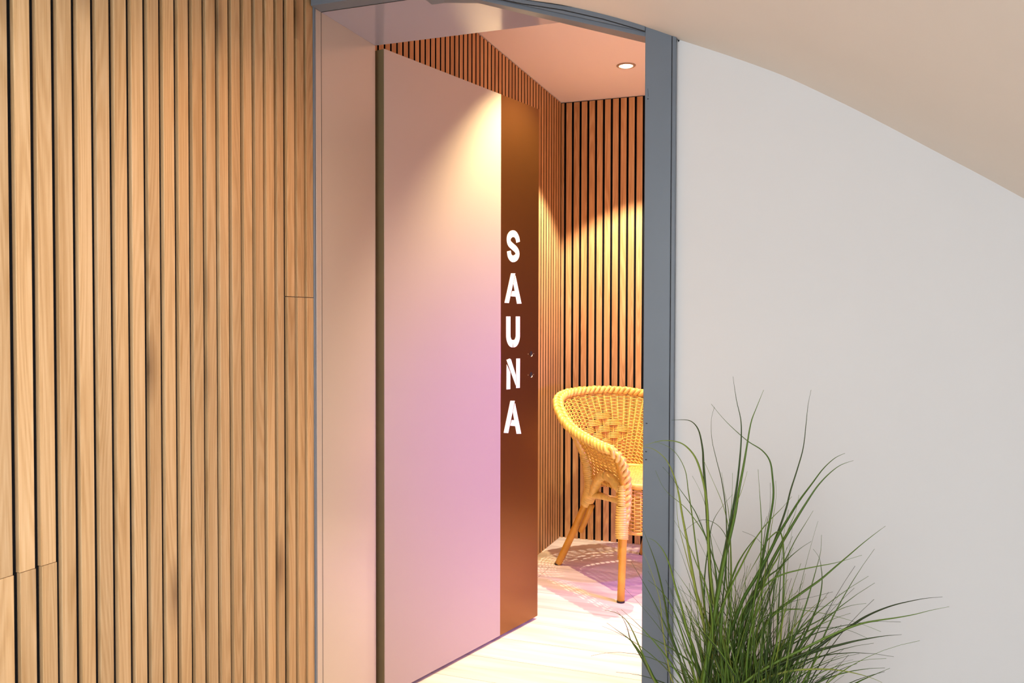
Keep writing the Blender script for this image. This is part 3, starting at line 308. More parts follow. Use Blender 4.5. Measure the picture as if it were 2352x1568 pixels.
BK = json.loads(r'''{"blades":[[0.00595,[[-0.2101,-0.4076,0.37],[-0.2089,-0.4076,0.4197],[-0.2058,-0.4075,0.4693],[-0.2013,-0.4075,0.5189],[-0.1962,-0.4077,0.5685],[-0.191,-0.4084,0.6179],[-0.1841,-0.4095,0.6866],[-0.177,-0.411,0.7325],[-0.1665,-0.4127,0.7897],[-0.1577,-0.4146,0.839],[-0.1491,-0.4166,0.8916],[-0.1439,-0.4188,0.9399],[-0.1409,-0.4211,0.9843],[-0.1417,-0.4235,1.0209],[-0.1495,-0.426,1.0572],[-0.156,-0.4286,1.1008]]],[0.00595,[[-0.2186,-0.412,0.37],[-0.2163,-0.4119,0.4355],[-0.2101,-0.4115,0.5007],[-0.2013,-0.4114,0.5658],[-0.1909,-0.4117,0.6307],[-0.1802,-0.4128,0.6955],[-0.1714,-0.4141,0.7488],[-0.1626,-0.4157,0.7908],[-0.1521,-0.4175,0.8401],[-0.1452,-0.4194,0.8851],[-0.1366,-0.4216,0.9335],[-0.1297,-0.4239,0.9779],[-0.1229,-0.4264,1.0184],[-0.1125,-0.4289,1.0479],[-0.1012,-0.4316,1.078]]],[0.00425,[[-0.0983,-0.3239,0.37],[-0.1044,-0.3242,0.4195],[-0.118,-0.3245,0.4688],[-0.1325,-0.3244,0.5179],[-0.141,-0.3236,0.5665],[-0.1369,-0.3215,0.6146],[-0.1192,-0.3174,0.6816],[-0.1014,-0.3124,0.7325],[-0.0837,-0.3066,0.7793],[-0.0661,-0.3003,0.8335],[-0.0576,-0.2934,0.8714],[-0.0454,-0.2861,0.9135],[-0.035,-0.2783,0.9556],[-0.0302,-0.2701,1.0052],[-0.027,-0.2616,1.0395],[-0.0219,-0.2527,1.0671]]],[0.00382,[[-0.1929,-0.3556,0.37],[-0.1873,-0.3554,0.4264],[-0.1732,-0.355,0.4817],[-0.1551,-0.3549,0.5366],[-0.137,-0.3554,0.5915],[-0.1233,-0.3572,0.6472],[-0.1127,-0.3597,0.7061],[-0.1022,-0.3629,0.7647],[-0.0918,-0.3665,0.8266],[-0.0856,-0.3705,0.8727],[-0.0874,-0.3749,0.9105],[-0.092,-0.3795,0.9406],[-0.1061,-0.3844,0.9609],[-0.1307,-0.3896,0.977],[-0.1555,-0.395,0.9987],[-0.1768,-0.4006,1.0207],[-0.1974,-0.4064,1.0465]]],[0.00297,[[-0.2132,-0.4073,0.37],[-0.2094,-0.4066,0.4392],[-0.2,-0.4054,0.5081],[-0.1882,-0.4049,0.5769],[-0.1771,-0.4061,0.6456],[-0.1697,-0.4103,0.7145],[-0.1661,-0.4153,0.7719],[-0.1657,-0.4215,0.8104],[-0.1671,-0.4286,0.8559],[-0.1738,-0.4364,0.9081],[-0.182,-0.4449,0.9454],[-0.19,-0.454,0.9861],[-0.1902,-0.4636,1.0232],[-0.1836,-0.4737,1.0477]]],[0.0068,[[-0.1143,-0.3205,0.37],[-0.1237,-0.3207,0.4148],[-0.1463,-0.3208,0.457],[-0.1732,-0.3207,0.4982],[-0.1958,-0.3199,0.5403],[-0.2055,-0.318,0.5851],[-0.2058,-0.3139,0.663],[-0.2094,-0.3088,0.7009],[-0.2133,-0.303,0.7587],[-0.2176,-0.2966,0.8167],[-0.2228,-0.2896,0.871],[-0.2273,-0.2821,0.9137],[-0.2301,-0.2742,0.9406],[-0.2386,-0.2659,0.9755],[-0.252,-0.2573,0.9923],[-0.2696,-0.2482,0.9967],[-0.2998,-0.2389,0.9936]]],[0.00425,[[-0.1328,-0.3968,0.37],[-0.1393,-0.3963,0.4458],[-0.155,-0.3956,0.5207],[-0.1742,-0.3952,0.5953],[-0.1909,-0.3962,0.6702],[-0.1996,-0.3994,0.7458],[-0.2022,-0.4036,0.818],[-0.2045,-0.4088,0.8638],[-0.2105,-0.4147,0.9018],[-0.2209,-0.4213,0.9394],[-0.2346,-0.4285,0.962],[-0.2519,-0.4361,0.9751],[-0.2763,-0.4442,0.9786],[-0.2969,-0.4527,0.975],[-0.3174,-0.4616,0.9677]]],[0.00425,[[-0.1445,-0.3174,0.37],[-0.1508,-0.3181,0.4215],[-0.1664,-0.3191,0.4717],[-0.1861,-0.3194,0.5212],[-0.205,-0.3177,0.5709],[-0.218,-0.3128,0.6215],[-0.2272,-0.3053,0.6781],[-0.2388,-0.296,0.7426],[-0.2486,-0.2853,0.8038],[-0.2587,-0.2735,0.8534],[-0.2669,-0.2607,0.8916],[-0.2856,-0.2471,0.9213],[-0.3088,-0.2326,0.9368],[-0.339,-0.2174,0.9437]]],[0.0051,[[-0.2334,-0.3473,0.37],[-0.2297,-0.3471,0.4077],[-0.2213,-0.3469,0.4451],[-0.212,-0.347,0.4825],[-0.206,-0.3479,0.5197],[-0.207,-0.3501,0.5569],[-0.2163,-0.3546,0.6157],[-0.2273,-0.3602,0.6628],[-0.2363,-0.3665,0.7141],[-0.2452,-0.3736,0.773],[-0.2539,-0.3812,0.824],[-0.2605,-0.3894,0.8711],[-0.2687,-0.3981,0.9064],[-0.2825,-0.4072,0.9374],[-0.3036,-0.4167,0.9566],[-0.3226,-0.4266,0.9615]]],[0.00552,[[-0.2067,-0.3632,0.37],[-0.2039,-0.3624,0.4242],[-0.196,-0.3611,0.4781],[-0.184,-0.3605,0.5315],[-0.1689,-0.3619,0.584],[-0.1517,-0.3666,0.6354],[-0.1369,-0.3721,0.6768],[-0.1151,-0.379,0.7189],[-0.0936,-0.3869,0.7642],[-0.0759,-0.3956,0.8049],[-0.0552,-0.405,0.8453],[-0.0381,-0.415,0.8776],[-0.0181,-0.4257,0.9096],[0.0015,-0.4369,0.9409],[0.0207,-0.4486,0.9631],[0.037,-0.4608,0.9744]]],[0.00552,[[-0.0941,-0.3161,0.37],[-0.1025,-0.3163,0.4288],[-0.1209,-0.3166,0.4885],[-0.1387,-0.3168,0.5475],[-0.1453,-0.3165,0.604],[-0.1303,-0.3155,0.6564],[-0.1083,-0.3144,0.6935],[-0.0903,-0.313,0.7338],[-0.0688,-0.3115,0.7779],[-0.0474,-0.3097,0.8178],[-0.0298,-0.3079,0.8494],[-0.0087,-0.3059,0.8848],[0.0123,-0.3038,0.9105],[0.0333,-0.3016,0.9285],[0.0559,-0.2992,0.9381]]],[0.00425,[[-0.1752,-0.3109,0.37],[-0.1701,-0.3114,0.4258],[-0.1568,-0.3122,0.4806],[-0.1387,-0.3127,0.5347],[-0.1189,-0.312,0.5885],[-0.1008,-0.3094,0.6424],[-0.0902,-0.3069,0.6778],[-0.0795,-0.3039,0.7092],[-0.0616,-0.3004,0.7449],[-0.0474,-0.2965,0.7763],[-0.0279,-0.2923,0.8117],[-0.0155,-0.2878,0.8341]]],[0.00467,[[-0.0947,-0.3182,0.37],[-0.1001,-0.3183,0.4187],[-0.1114,-0.3184,0.4689],[-0.1209,-0.3184,0.5183],[-0.1208,-0.3183,0.5648],[-0.1037,-0.318,0.6059],[-0.0782,-0.3175,0.6399],[-0.0494,-0.3169,0.6662],[-0.0245,-0.3163,0.6879],[0.0002,-0.3155,0.7094],[0.0246,-0.3148,0.7345],[0.0488,-0.3139,0.7592],[0.0727,-0.313,0.7837],[0.0964,-0.3121,0.8061],[0.1125,-0.3111,0.8203]]],[0.00297,[[-0.1583,-0.3481,0.37],[-0.1604,-0.3478,0.4411],[-0.1619,-0.3471,0.5156],[-0.1561,-0.3466,0.5877],[-0.1362,-0.347,0.6515],[-0.0953,-0.3489,0.7011],[-0.0702,-0.3502,0.7201],[-0.0419,-0.3519,0.7321],[-0.007,-0.3537,0.7437],[0.0205,-0.3558,0.7526],[0.0442,-0.358,0.7622],[0.0702,-0.3604,0.7741]]],[0.0051,[[-0.1927,-0.3834,0.37],[-0.1874,-0.3838,0.4112],[-0.1726,-0.3846,0.4514],[-0.1501,-0.3849,0.4887],[-0.1215,-0.3838,0.5212],[-0.0885,-0.3805,0.5469],[-0.0536,-0.3757,0.5687],[-0.0122,-0.3699,0.5908],[0.0218,-0.3632,0.6188],[0.0523,-0.3558,0.6386],[0.0727,-0.3478,0.6531],[0.0965,-0.3392,0.6661],[0.1236,-0.3301,0.6774],[0.1508,-0.3206,0.685],[0.1813,-0.3106,0.6917],[0.2112,-0.3002,0.6948]]],[0.00425,[[-0.2073,-0.4144,0.37],[-0.2005,-0.4147,0.4173],[-0.1816,-0.415,0.4629],[-0.1535,-0.4152,0.5048],[-0.1187,-0.4146,0.5417],[-0.0799,-0.413,0.5717],[-0.039,-0.4106,0.5984],[0.0013,-0.4077,0.6245],[0.0377,-0.4043,0.646],[0.0705,-0.4006,0.6614],[0.0998,-0.3965,0.6697],[0.1289,-0.3922,0.6765],[0.1578,-0.3877,0.6845],[0.1834,-0.3829,0.6931],[0.2125,-0.3779,0.7013]]],[0.0051,[[-0.177,-0.3558,0.37],[-0.1615,-0.3558,0.4416],[-0.1436,-0.3558,0.475],[-0.0933,-0.3559,0.5291],[-0.0613,-0.3561,0.5527],[-0.0262,-0.3563,0.5746],[0.005,-0.3565,0.5901],[0.0323,-0.3568,0.6013],[0.0593,-0.3571,0.6124],[0.086,-0.3574,0.6215],[0.1124,-0.3577,0.6295],[0.1385,-0.358,0.6352]]],[0.0034,[[-0.1443,-0.3003,0.37],[-0.1093,-0.2999,0.4244],[-0.075,-0.3005,0.4432],[-0.0046,-0.3078,0.4772],[0.0512,-0.32,0.5117],[0.0745,-0.3351,0.5336],[0.097,-0.3524,0.5548],[0.1187,-0.3714,0.5759]]],[0.00425,[[-0.1556,-0.3957,0.37],[-0.1534,-0.3961,0.4098],[-0.146,-0.3968,0.4513],[-0.1322,-0.397,0.4901],[-0.1109,-0.3961,0.5217],[-0.0807,-0.3932,0.5418],[-0.0461,-0.3891,0.5545],[-0.0118,-0.384,0.5601],[0.0223,-0.3782,0.5621],[0.0561,-0.3719,0.559],[0.0864,-0.3649,0.5517],[0.1068,-0.3575,0.5427]]],[0.0034,[[-0.167,-0.3773,0.37],[-0.1577,-0.3781,0.4164],[-0.1345,-0.3797,0.4593],[-0.1047,-0.3803,0.5007],[-0.0754,-0.3786,0.5423],[-0.0539,-0.3729,0.5862],[-0.0405,-0.3657,0.6264],[-0.0271,-0.3569,0.6662],[-0.0171,-0.3468,0.7016],[-0.0087,-0.3356,0.733],[-0.001,-0.3235,0.7644],[0.0004,-0.3106,0.7935]]],[0.0034,[[-0.157,-0.353,0.37],[-0.1477,-0.3543,0.4148],[-0.1245,-0.3568,0.4559],[-0.0942,-0.3581,0.4952],[-0.0639,-0.3556,0.5343],[-0.0405,-0.3472,0.5749],[-0.0269,-0.3377,0.6073],[-0.0132,-0.3261,0.6391],[-0.0029,-0.3128,0.6665],[0.0021,-0.298,0.697],[0.0007,-0.2821,0.7193],[-0.0039,-0.265,0.7375],[-0.0151,-0.2469,0.7487]]],[0.0051,[[-0.2511,-0.4126,0.37],[-0.2743,-0.4148,0.4645],[-0.2947,-0.4185,0.5011],[-0.3035,-0.423,0.5207],[-0.316,-0.4281,0.5514],[-0.3265,-0.4338,0.5788],[-0.3368,-0.4399,0.6062],[-0.3489,-0.4465,0.6297],[-0.3665,-0.4535,0.6442],[-0.3878,-0.4608,0.6493]]],[0.0034,[[-0.1839,-0.3915,0.37],[-0.2174,-0.3891,0.4254],[-0.2475,-0.3891,0.448],[-0.296,-0.4012,0.4978],[-0.3124,-0.417,0.5362],[-0.3259,-0.4365,0.5703],[-0.3384,-0.4588,0.5975],[-0.3556,-0.4835,0.6207],[-0.3718,-0.5102,0.6436]]],[0.00297,[[-0.2067,-0.4149,0.37],[-0.2309,-0.4138,0.427],[-0.2538,-0.4135,0.4522],[-0.2969,-0.417,0.504],[-0.3117,-0.4205,0.53],[-0.3302,-0.4248,0.5635],[-0.3446,-0.4297,0.5883],[-0.3494,-0.4351,0.6106],[-0.3578,-0.441,0.6325],[-0.3679,-0.4474,0.6459]]],[0.00425,[[-0.1292,-0.3318,0.37],[-0.1436,-0.3308,0.3994],[-0.1785,-0.3291,0.4182],[-0.2209,-0.3285,0.4333],[-0.2583,-0.3309,0.4514],[-0.2778,-0.3382,0.4791],[-0.2841,-0.3486,0.5141],[-0.29,-0.3614,0.5615],[-0.2936,-0.3761,0.6132],[-0.2948,-0.3923,0.6571],[-0.3014,-0.4099,0.6963],[-0.3113,-0.4288,0.7386],[-0.3246,-0.4487,0.7802],[-0.3354,-0.4696,0.8141]]],[0.00425,[[-0.2161,-0.3041,0.37],[-0.2568,-0.3083,0.4703],[-0.268,-0.3151,0.5197],[-0.2868,-0.3236,0.5765],[-0.2934,-0.3332,0.627],[-0.2997,-0.3439,0.6694],[-0.3077,-0.3555,0.7115],[-0.3146,-0.3679,0.7416],[-0.3228,-0.381,0.7715],[-0.3307,-0.3948,0.8013]]],[0.00212,[[-0.1121,-0.3455,0.37],[-0.1164,-0.3478,0.4484],[-0.1288,-0.3521,0.5266],[-0.1483,-0.3547,0.6036],[-0.1737,-0.3519,0.6782],[-0.204,-0.34,0.7491],[-0.2207,-0.3309,0.7845],[-0.2496,-0.3197,0.819],[-0.2714,-0.3069,0.8347],[-0.2938,-0.2928,0.8464],[-0.3129,-0.2775,0.8627],[-0.3292,-0.2611,0.8889]]],[0.00212,[[-0.2088,-0.397,0.37],[-0.2028,-0.3965,0.4625],[-0.1912,-0.3956,0.5568],[-0.1837,-0.395,0.6502],[-0.1899,-0.3955,0.7398],[-0.2196,-0.398,0.8228],[-0.2381,-0.3995,0.8557],[-0.2567,-0.4014,0.8812],[-0.2754,-0.4036,0.9069],[-0.2883,-0.406,0.9217]]],[0.00425,[[-0.2308,-0.3742,0.37],[-0.2254,-0.3741,0.4239],[-0.2213,-0.3746,0.4507],[-0.2199,-0.3788,0.5041],[-0.2267,-0.3864,0.5598],[-0.2407,-0.3957,0.6072],[-0.2507,-0.4064,0.6552],[-0.2603,-0.4182,0.6956],[-0.2696,-0.431,0.7397],[-0.2785,-0.4447,0.7686],[-0.2908,-0.4592,0.7896],[-0.3027,-0.4744,0.7996]]],[0.00382,[[-0.2428,-0.4146,0.37],[-0.236,-0.4135,0.4286],[-0.2204,-0.4116,0.4868],[-0.2033,-0.4109,0.5447],[-0.1918,-0.4133,0.6022],[-0.1934,-0.4209,0.6592],[-0.2034,-0.4313,0.7132],[-0.2164,-0.444,0.7486],[-0.229,-0.4586,0.7879],[-0.2411,-0.4747,0.8161],[-0.252,-0.4922,0.8408]]],[0.0034,[[-0.1459,-0.3765,0.37],[-0.1542,-0.3754,0.4118],[-0.1747,-0.3736,0.451],[-0.2007,-0.3734,0.4888],[-0.2253,-0.3771,0.5266],[-0.2417,-0.3869,0.5656],[-0.2545,-0.404,0.6159],[-0.2626,-0.4251,0.6522],[-0.2735,-0.4492,0.6847],[-0.2854,-0.4759,0.7098],[-0.2964,-0.5048,0.7298]]],[0.00297,[[-0.0856,-0.3691,0.37],[-0.0906,-0.3683,0.4308],[-0.1022,-0.3667,0.4915],[-0.1144,-0.366,0.5521],[-0.1218,-0.3678,0.6122],[-0.1186,-0.3736,0.6718],[-0.1096,-0.3809,0.7238],[-0.1058,-0.3899,0.7712],[-0.1045,-0.4002,0.8182],[-0.1063,-0.4116,0.8645],[-0.1082,-0.4239,0.9031],[-0.1093,-0.4371,0.9334]]],[0.0034,[[-0.2252,-0.4134,0.37],[-0.2223,-0.4114,0.4409],[-0.2137,-0.4076,0.5119],[-0.1994,-0.4053,0.582],[-0.1796,-0.4078,0.65],[-0.1546,-0.4185,0.7148],[-0.1399,-0.4268,0.7481],[-0.1219,-0.4371,0.789],[-0.1041,-0.4489,0.8222],[-0.0865,-0.462,0.8479],[-0.066,-0.4761,0.8736],[-0.0487,-0.4912,0.8987]]],[0.00297,[[-0.1206,-0.402,0.37],[-0.1218,-0.3982,0.4465],[-0.1231,-0.391,0.5248],[-0.1206,-0.3865,0.602],[-0.1103,-0.3911,0.6753],[-0.0885,-0.411,0.7418],[-0.0742,-0.4256,0.7726],[-0.0635,-0.4436,0.8068],[-0.053,-0.4643,0.8407],[-0.0427,-0.4871,0.8708],[-0.0366,-0.5118,0.9062]]],[0.0034,[[-0.1639,-0.3901,0.37],[-0.1669,-0.3957,0.4444],[-0.1725,-0.4063,0.522],[-0.1758,-0.4128,0.598],[-0.1716,-0.406,0.6674],[-0.1551,-0.3765,0.7253],[-0.1427,-0.3542,0.751],[-0.1267,-0.3268,0.7725],[-0.1104,-0.2954,0.7898],[-0.1034,-0.2607,0.8103]]],[0.0034,[[-0.2059,-0.3565,0.37],[-0.2013,-0.3579,0.4313],[-0.1887,-0.3605,0.4921],[-0.1699,-0.3618,0.5517],[-0.1465,-0.3593,0.6094],[-0.1203,-0.3505,0.6645],[-0.0994,-0.3407,0.7059],[-0.0785,-0.3287,0.7239],[-0.0575,-0.3149,0.7453],[-0.0363,-0.2996,0.7626],[-0.0186,-0.283,0.7725]]],[0.00212,[[-0.188,-0.3015,0.37],[-0.1882,-0.3014,0.4551],[-0.1896,-0.3014,0.5404],[-0.1935,-0.3013,0.6255],[-0.2011,-0.3014,0.7102],[-0.2137,-0.3016,0.7942],[-0.221,-0.3017,0.8335],[-0.2329,-0.3019,0.8645],[-0.2468,-0.302,0.8896]]],[0.00212,[[-0.2007,-0.3707,0.37],[-0.1962,-0.3674,0.4498],[-0.1856,-0.3611,0.5302],[-0.1735,-0.3577,0.6101],[-0.1642,-0.3629,0.6884],[-0.1621,-0.3824,0.7639],[-0.1642,-0.4014,0.8133],[-0.1729,-0.4249,0.862],[-0.188,-0.4518,0.9098],[-0.2004,-0.4815,0.9499]]],[0.00255,[[-0.1755,-0.3902,0.37],[-0.1727,-0.3942,0.4536],[-0.1666,-0.4017,0.5384],[-0.1606,-0.4057,0.6226],[-0.1582,-0.3993,0.7041],[-0.163,-0.3755,0.781],[-0.1695,-0.3514,0.8321],[-0.1804,-0.3218,0.8641],[-0.1901,-0.2878,0.8981]]],[0.00255,[[-0.1201,-0.3602,0.37],[-0.1273,-0.3562,0.4538],[-0.1438,-0.349,0.5386],[-0.1617,-0.3454,0.6225],[-0.1731,-0.3522,0.7038],[-0.1702,-0.3763,0.7805],[-0.1607,-0.4026,0.8362],[-0.155,-0.4351,0.8873],[-0.151,-0.4723,0.9301]]],[0.00255,[[-0.1989,-0.3909,0.37],[-0.1981,-0.3876,0.4599],[-0.1951,-0.3814,0.5506],[-0.1886,-0.3778,0.6407],[-0.1775,-0.3824,0.7288],[-0.1607,-0.4007,0.8134],[-0.1488,-0.4167,0.8622],[-0.1367,-0.4364,0.8961],[-0.1265,-0.4589,0.9323]]],[0.00255,[[-0.2127,-0.3156,0.37],[-0.2148,-0.3118,0.4504],[-0.2189,-0.3047,0.532],[-0.2217,-0.3007,0.613],[-0.2197,-0.3062,0.6914],[-0.2094,-0.3278,0.7651],[-0.1997,-0.3477,0.8096],[-0.1822,-0.3722,0.8431],[-0.1577,-0.4002,0.8768]]],[0.0034,[[-0.2005,-0.3086,0.37],[-0.1916,-0.309,0.4167],[-0.1685,-0.3096,0.4596],[-0.136,-0.3099,0.4994],[-0.0994,-0.3092,0.5367],[-0.0634,-0.3069,0.5724],[-0.0347,-0.3041,0.6023],[-0.0026,-0.3006,0.6244],[0.0257,-0.2965,0.6438],[0.0539,-0.2921,0.6572],[0.082,-0.2873,0.6635]]],[0.0034,[[-0.0728,-0.3716,0.37],[-0.078,-0.3731,0.4141],[-0.0886,-0.3755,0.4612],[-0.0968,-0.3761,0.5068],[-0.095,-0.372,0.5463],[-0.0756,-0.3606,0.575],[-0.0409,-0.3425,0.5996],[-0.006,-0.3202,0.6191],[0.0259,-0.2946,0.6298],[0.0549,-0.2664,0.6345]]],[0.00297,[[-0.1151,-0.3251,0.37],[-0.1133,-0.3271,0.4169],[-0.1076,-0.3306,0.4648],[-0.0971,-0.3322,0.5113],[-0.0814,-0.3284,0.5543],[-0.0596,-0.3156,0.5915],[-0.0386,-0.3,0.6197],[-0.0137,-0.2809,0.6437],[0.0115,-0.2589,0.6593]]],[0.00255,[[-0.1418,-0.4089,0.37],[-0.1355,-0.4075,0.419],[-0.1202,-0.4051,0.4669],[-0.1009,-0.4044,0.5141],[-0.0829,-0.408,0.561],[-0.0713,-0.4185,0.6078],[-0.0642,-0.4343,0.6575],[-0.0588,-0.4538,0.7037],[-0.0566,-0.4761,0.7474]]],[0.00297,[[-0.14,-0.312,0.37],[-0.1847,-0.3178,0.4108],[-0.2241,-0.3188,0.4208],[-0.2826,-0.2961,0.4452],[-0.2952,-0.2699,0.4658],[-0.3134,-0.2377,0.4844],[-0.335,-0.2009,0.4927]]],[0.00212,[[-0.221,-0.3412,0.37],[-0.2281,-0.3396,0.4147],[-0.2453,-0.3368,0.4579],[-0.2668,-0.3357,0.5002],[-0.2863,-0.3392,0.5421],[-0.298,-0.3502,0.5842],[-0.3035,-0.365,0.6241],[-0.3158,-0.3832,0.6558],[-0.3293,-0.4041,0.68]]],[0.00255,[[-0.1051,-0.3566,0.37],[-0.1084,-0.358,0.4174],[-0.115,-0.3603,0.4658],[-0.12,-0.3614,0.5137],[-0.1184,-0.3589,0.5595],[-0.1052,-0.3504,0.6015],[-0.0879,-0.3401,0.6345],[-0.067,-0.3274,0.6597],[-0.0417,-0.313,0.6804]]],[0.0034,[[-0.1231,-0.3878,0.37],[-0.1251,-0.3914,0.4332],[-0.1284,-0.3979,0.4988],[-0.1287,-0.401,0.5631],[-0.1221,-0.3944,0.6224],[-0.1044,-0.3719,0.673],[-0.0847,-0.3459,0.709],[-0.0647,-0.3138,0.7366],[-0.0515,-0.2771,0.7555]]],[0.0034,[[-0.0824,-0.4111,0.37],[-0.0841,-0.4132,0.4187],[-0.0878,-0.4168,0.4683],[-0.0916,-0.4175,0.5174],[-0.0936,-0.4112,0.5642],[-0.0918,-0.3934,0.6071],[-0.0868,-0.3646,0.654],[-0.0855,-0.329,0.7002],[-0.0924,-0.2883,0.7349]]],[0.00255,[[-0.0816,-0.3398,0.37],[-0.078,-0.3333,0.4758],[-0.0712,-0.3208,0.6041],[-0.0677,-0.3131,0.7211],[-0.0737,-0.3211,0.793],[-0.0956,-0.3554,0.7861],[-0.1117,-0.381,0.7572],[-0.1234,-0.4126,0.7386],[-0.1376,-0.4487,0.711]]],[0.00212,[[-0.0904,-0.4047,0.37],[-0.0892,-0.411,0.4464],[-0.0867,-0.4229,0.5262],[-0.0852,-0.4299,0.6042],[-0.0867,-0.4215,0.6754],[-0.0933,-0.3871,0.7347],[-0.0989,-0.3584,0.7639],[-0.1196,-0.323,0.7799],[-0.1492,-0.2826,0.7807]]],[0.00212,[[-0.1421,-0.4127,0.37],[-0.1443,-0.4108,0.4435],[-0.1495,-0.4072,0.5172],[-0.1557,-0.405,0.5908],[-0.1605,-0.4075,0.6638],[-0.1619,-0.4179,0.736],[-0.1614,-0.4263,0.7752],[-0.1659,-0.4366,0.8066],[-0.1807,-0.4485,0.8291],[-0.2004,-0.4616,0.8391],[-0.2161,-0.4757,0.8359],[-0.2333,-0.4909,0.8224]]],[0.00212,[[-0.1273,-0.3517,0.37],[-0.1255,-0.3544,0.4488],[-0.1206,-0.3595,0.528],[-0.1135,-0.3622,0.6068],[-0.1051,-0.358,0.6844],[-0.0962,-0.3421,0.76],[-0.0903,-0.3264,0.8102],[-0.0843,-0.3072,0.8528],[-0.0858,-0.2851,0.8874]]],[0.00212,[[-0.0879,-0.3938,0.37],[-0.0911,-0.3877,0.4625],[-0.0978,-0.3765,0.5581],[-0.1039,-0.3709,0.652],[-0.1052,-0.3817,0.7395],[-0.0973,-0.4194,0.8159],[-0.0867,-0.4613,0.869],[-0.0836,-0.513,0.9242]]],[0.0017,[[-0.0823,-0.4184,0.37],[-0.0896,-0.422,0.4391],[-0.1038,-0.4286,0.5175],[-0.1136,-0.432,0.5912],[-0.1075,-0.4259,0.6461],[-0.0743,-0.4042,0.6682],[-0.037,-0.3809,0.6689],[0.0007,-0.3522,0.668],[0.0364,-0.3193,0.6674]]],[0.0017,[[-0.2001,-0.3228,0.37],[-0.1962,-0.3248,0.427],[-0.1842,-0.3283,0.4854],[-0.1639,-0.3297,0.5406],[-0.1349,-0.3254,0.5883],[-0.0968,-0.3119,0.6242],[-0.0573,-0.2941,0.6505],[-0.014,-0.2722,0.6604],[0.0224,-0.2471,0.6668]]],[0.0017,[[-0.0828,-0.3539,0.37],[-0.0884,-0.3562,0.4366],[-0.0984,-0.3605,0.513],[-0.1029,-0.3625,0.5843],[-0.092,-0.3582,0.6359],[-0.0556,-0.3435,0.6528],[-0.0133,-0.3263,0.6486],[0.0292,-0.3052,0.6375],[0.0757,-0.281,0.62],[0.1105,-0.2543,0.6012]]],[0.0017,[[-0.1708,-0.3394,0.37],[-0.1643,-0.3383,0.4278],[-0.1457,-0.3362,0.4857],[-0.1163,-0.3352,0.539],[-0.0774,-0.3374,0.583],[-0.0303,-0.3448,0.613],[0.0115,-0.3536,0.6308],[0.0488,-0.3644,0.6337],[0.0801,-0.3768,0.6276]]],[0.00255,[[-0.1279,-0.3272,0.37],[-0.1367,-0.3271,0.4349],[-0.1588,-0.3271,0.4973],[-0.1877,-0.327,0.5586],[-0.2168,-0.3271,0.6201],[-0.2398,-0.3274,0.6831],[-0.2557,-0.3278,0.741],[-0.2697,-0.3282,0.7954],[-0.2739,-0.3287,0.8428],[-0.2701,-0.3293,0.8749]]],[0.0034,[[-0.1791,-0.4168,0.37],[-0.1835,-0.4163,0.4065],[-0.1943,-0.4159,0.4426],[-0.2072,-0.4173,0.4782],[-0.2184,-0.4224,0.5132],[-0.2238,-0.4328,0.5475],[-0.2259,-0.4591,0.6125],[-0.2199,-0.4913,0.6786],[-0.2184,-0.5283,0.7397]]],[0.0034,[[-0.1695,-0.3613,0.37],[-0.1742,-0.3625,0.4086],[-0.1863,-0.3643,0.4465],[-0.2026,-0.3641,0.4833],[-0.2202,-0.3594,0.5186],[-0.236,-0.3475,0.552],[-0.2552,-0.3249,0.597],[-0.2716,-0.297,0.6263],[-0.289,-0.2652,0.6495]]]],"letters":{"S":[[0.7532,1.5091],[0.7505,1.5185],[0.7454,1.5277],[0.735,1.5364],[0.7198,1.5393],[0.7035,1.5347],[0.6916,1.5242],[0.6886,1.5113],[0.6954,1.4992],[0.7143,1.4901],[0.7353,1.481],[0.7472,1.4711],[0.7488,1.4606],[0.7392,1.4492],[0.7205,1.4427],[0.7062,1.445],[0.6956,1.4528],[0.6918,1.462],[0.6899,1.4707]],"A":[[[0.7053,1.3867],[0.7337,1.3881],[0.6907,1.2729],[0.6621,1.2734]],[[0.7353,1.3796],[0.7776,1.2725],[0.7465,1.2714],[0.7217,1.347]],[[0.7139,1.3191],[0.736,1.3198],[0.7406,1.2985],[0.7045,1.2993]]],"U":[[0.6871,1.2219],[0.6874,1.1559],[0.6886,1.1411],[0.695,1.1282],[0.7052,1.12],[0.7196,1.1171]],"U2":[[0.7525,1.2223],[0.7528,1.1552],[0.7518,1.1402],[0.7452,1.1274],[0.7349,1.1194],[0.7204,1.1171]],"N":[[[0.7421,1.0598],[0.768,1.0589],[0.7674,0.9448],[0.7422,0.9454]],[[0.6755,1.0568],[0.6972,1.0613],[0.7055,1.0578],[0.7393,0.9954],[0.7395,0.9556]],[[0.677,1.0398],[0.7011,1.008],[0.7014,0.9441],[0.6759,0.9442]]],"A2":[[[0.7031,0.8993],[0.7325,0.897],[0.688,0.7765],[0.6584,0.7808]],[[0.7342,0.8875],[0.778,0.7645],[0.7458,0.7675],[0.7201,0.8536]],[[0.712,0.824],[0.7348,0.8219],[0.7397,0.7979],[0.7023,0.8036]]]}}''')
def flat_poly(b, poly): b.prism(poly, lambda s, z: LP(s, z, -.0004), lambda s, z: LP(s, z, .0006))
def ribbon(b, pts, w, i0, i1):
    seg = [Vector((p[0], p[1])) for p in pts]; L_, R_ = [], []
    for i in range(i0, i1+1):
        d = (seg[min(i+1, len(seg)-1)]-seg[max(i-1, 0)]).normalized(); n = Vector((-d.y, d.x))*w/2; L_.append(seg[i]+n); R_.append(seg[i]-n)
    for k in range(len(L_)-1): flat_poly(b, [tuple(L_[k]), tuple(L_[k+1]), tuple(R_[k+1]), tuple(R_[k])])
LT = BK['letters']
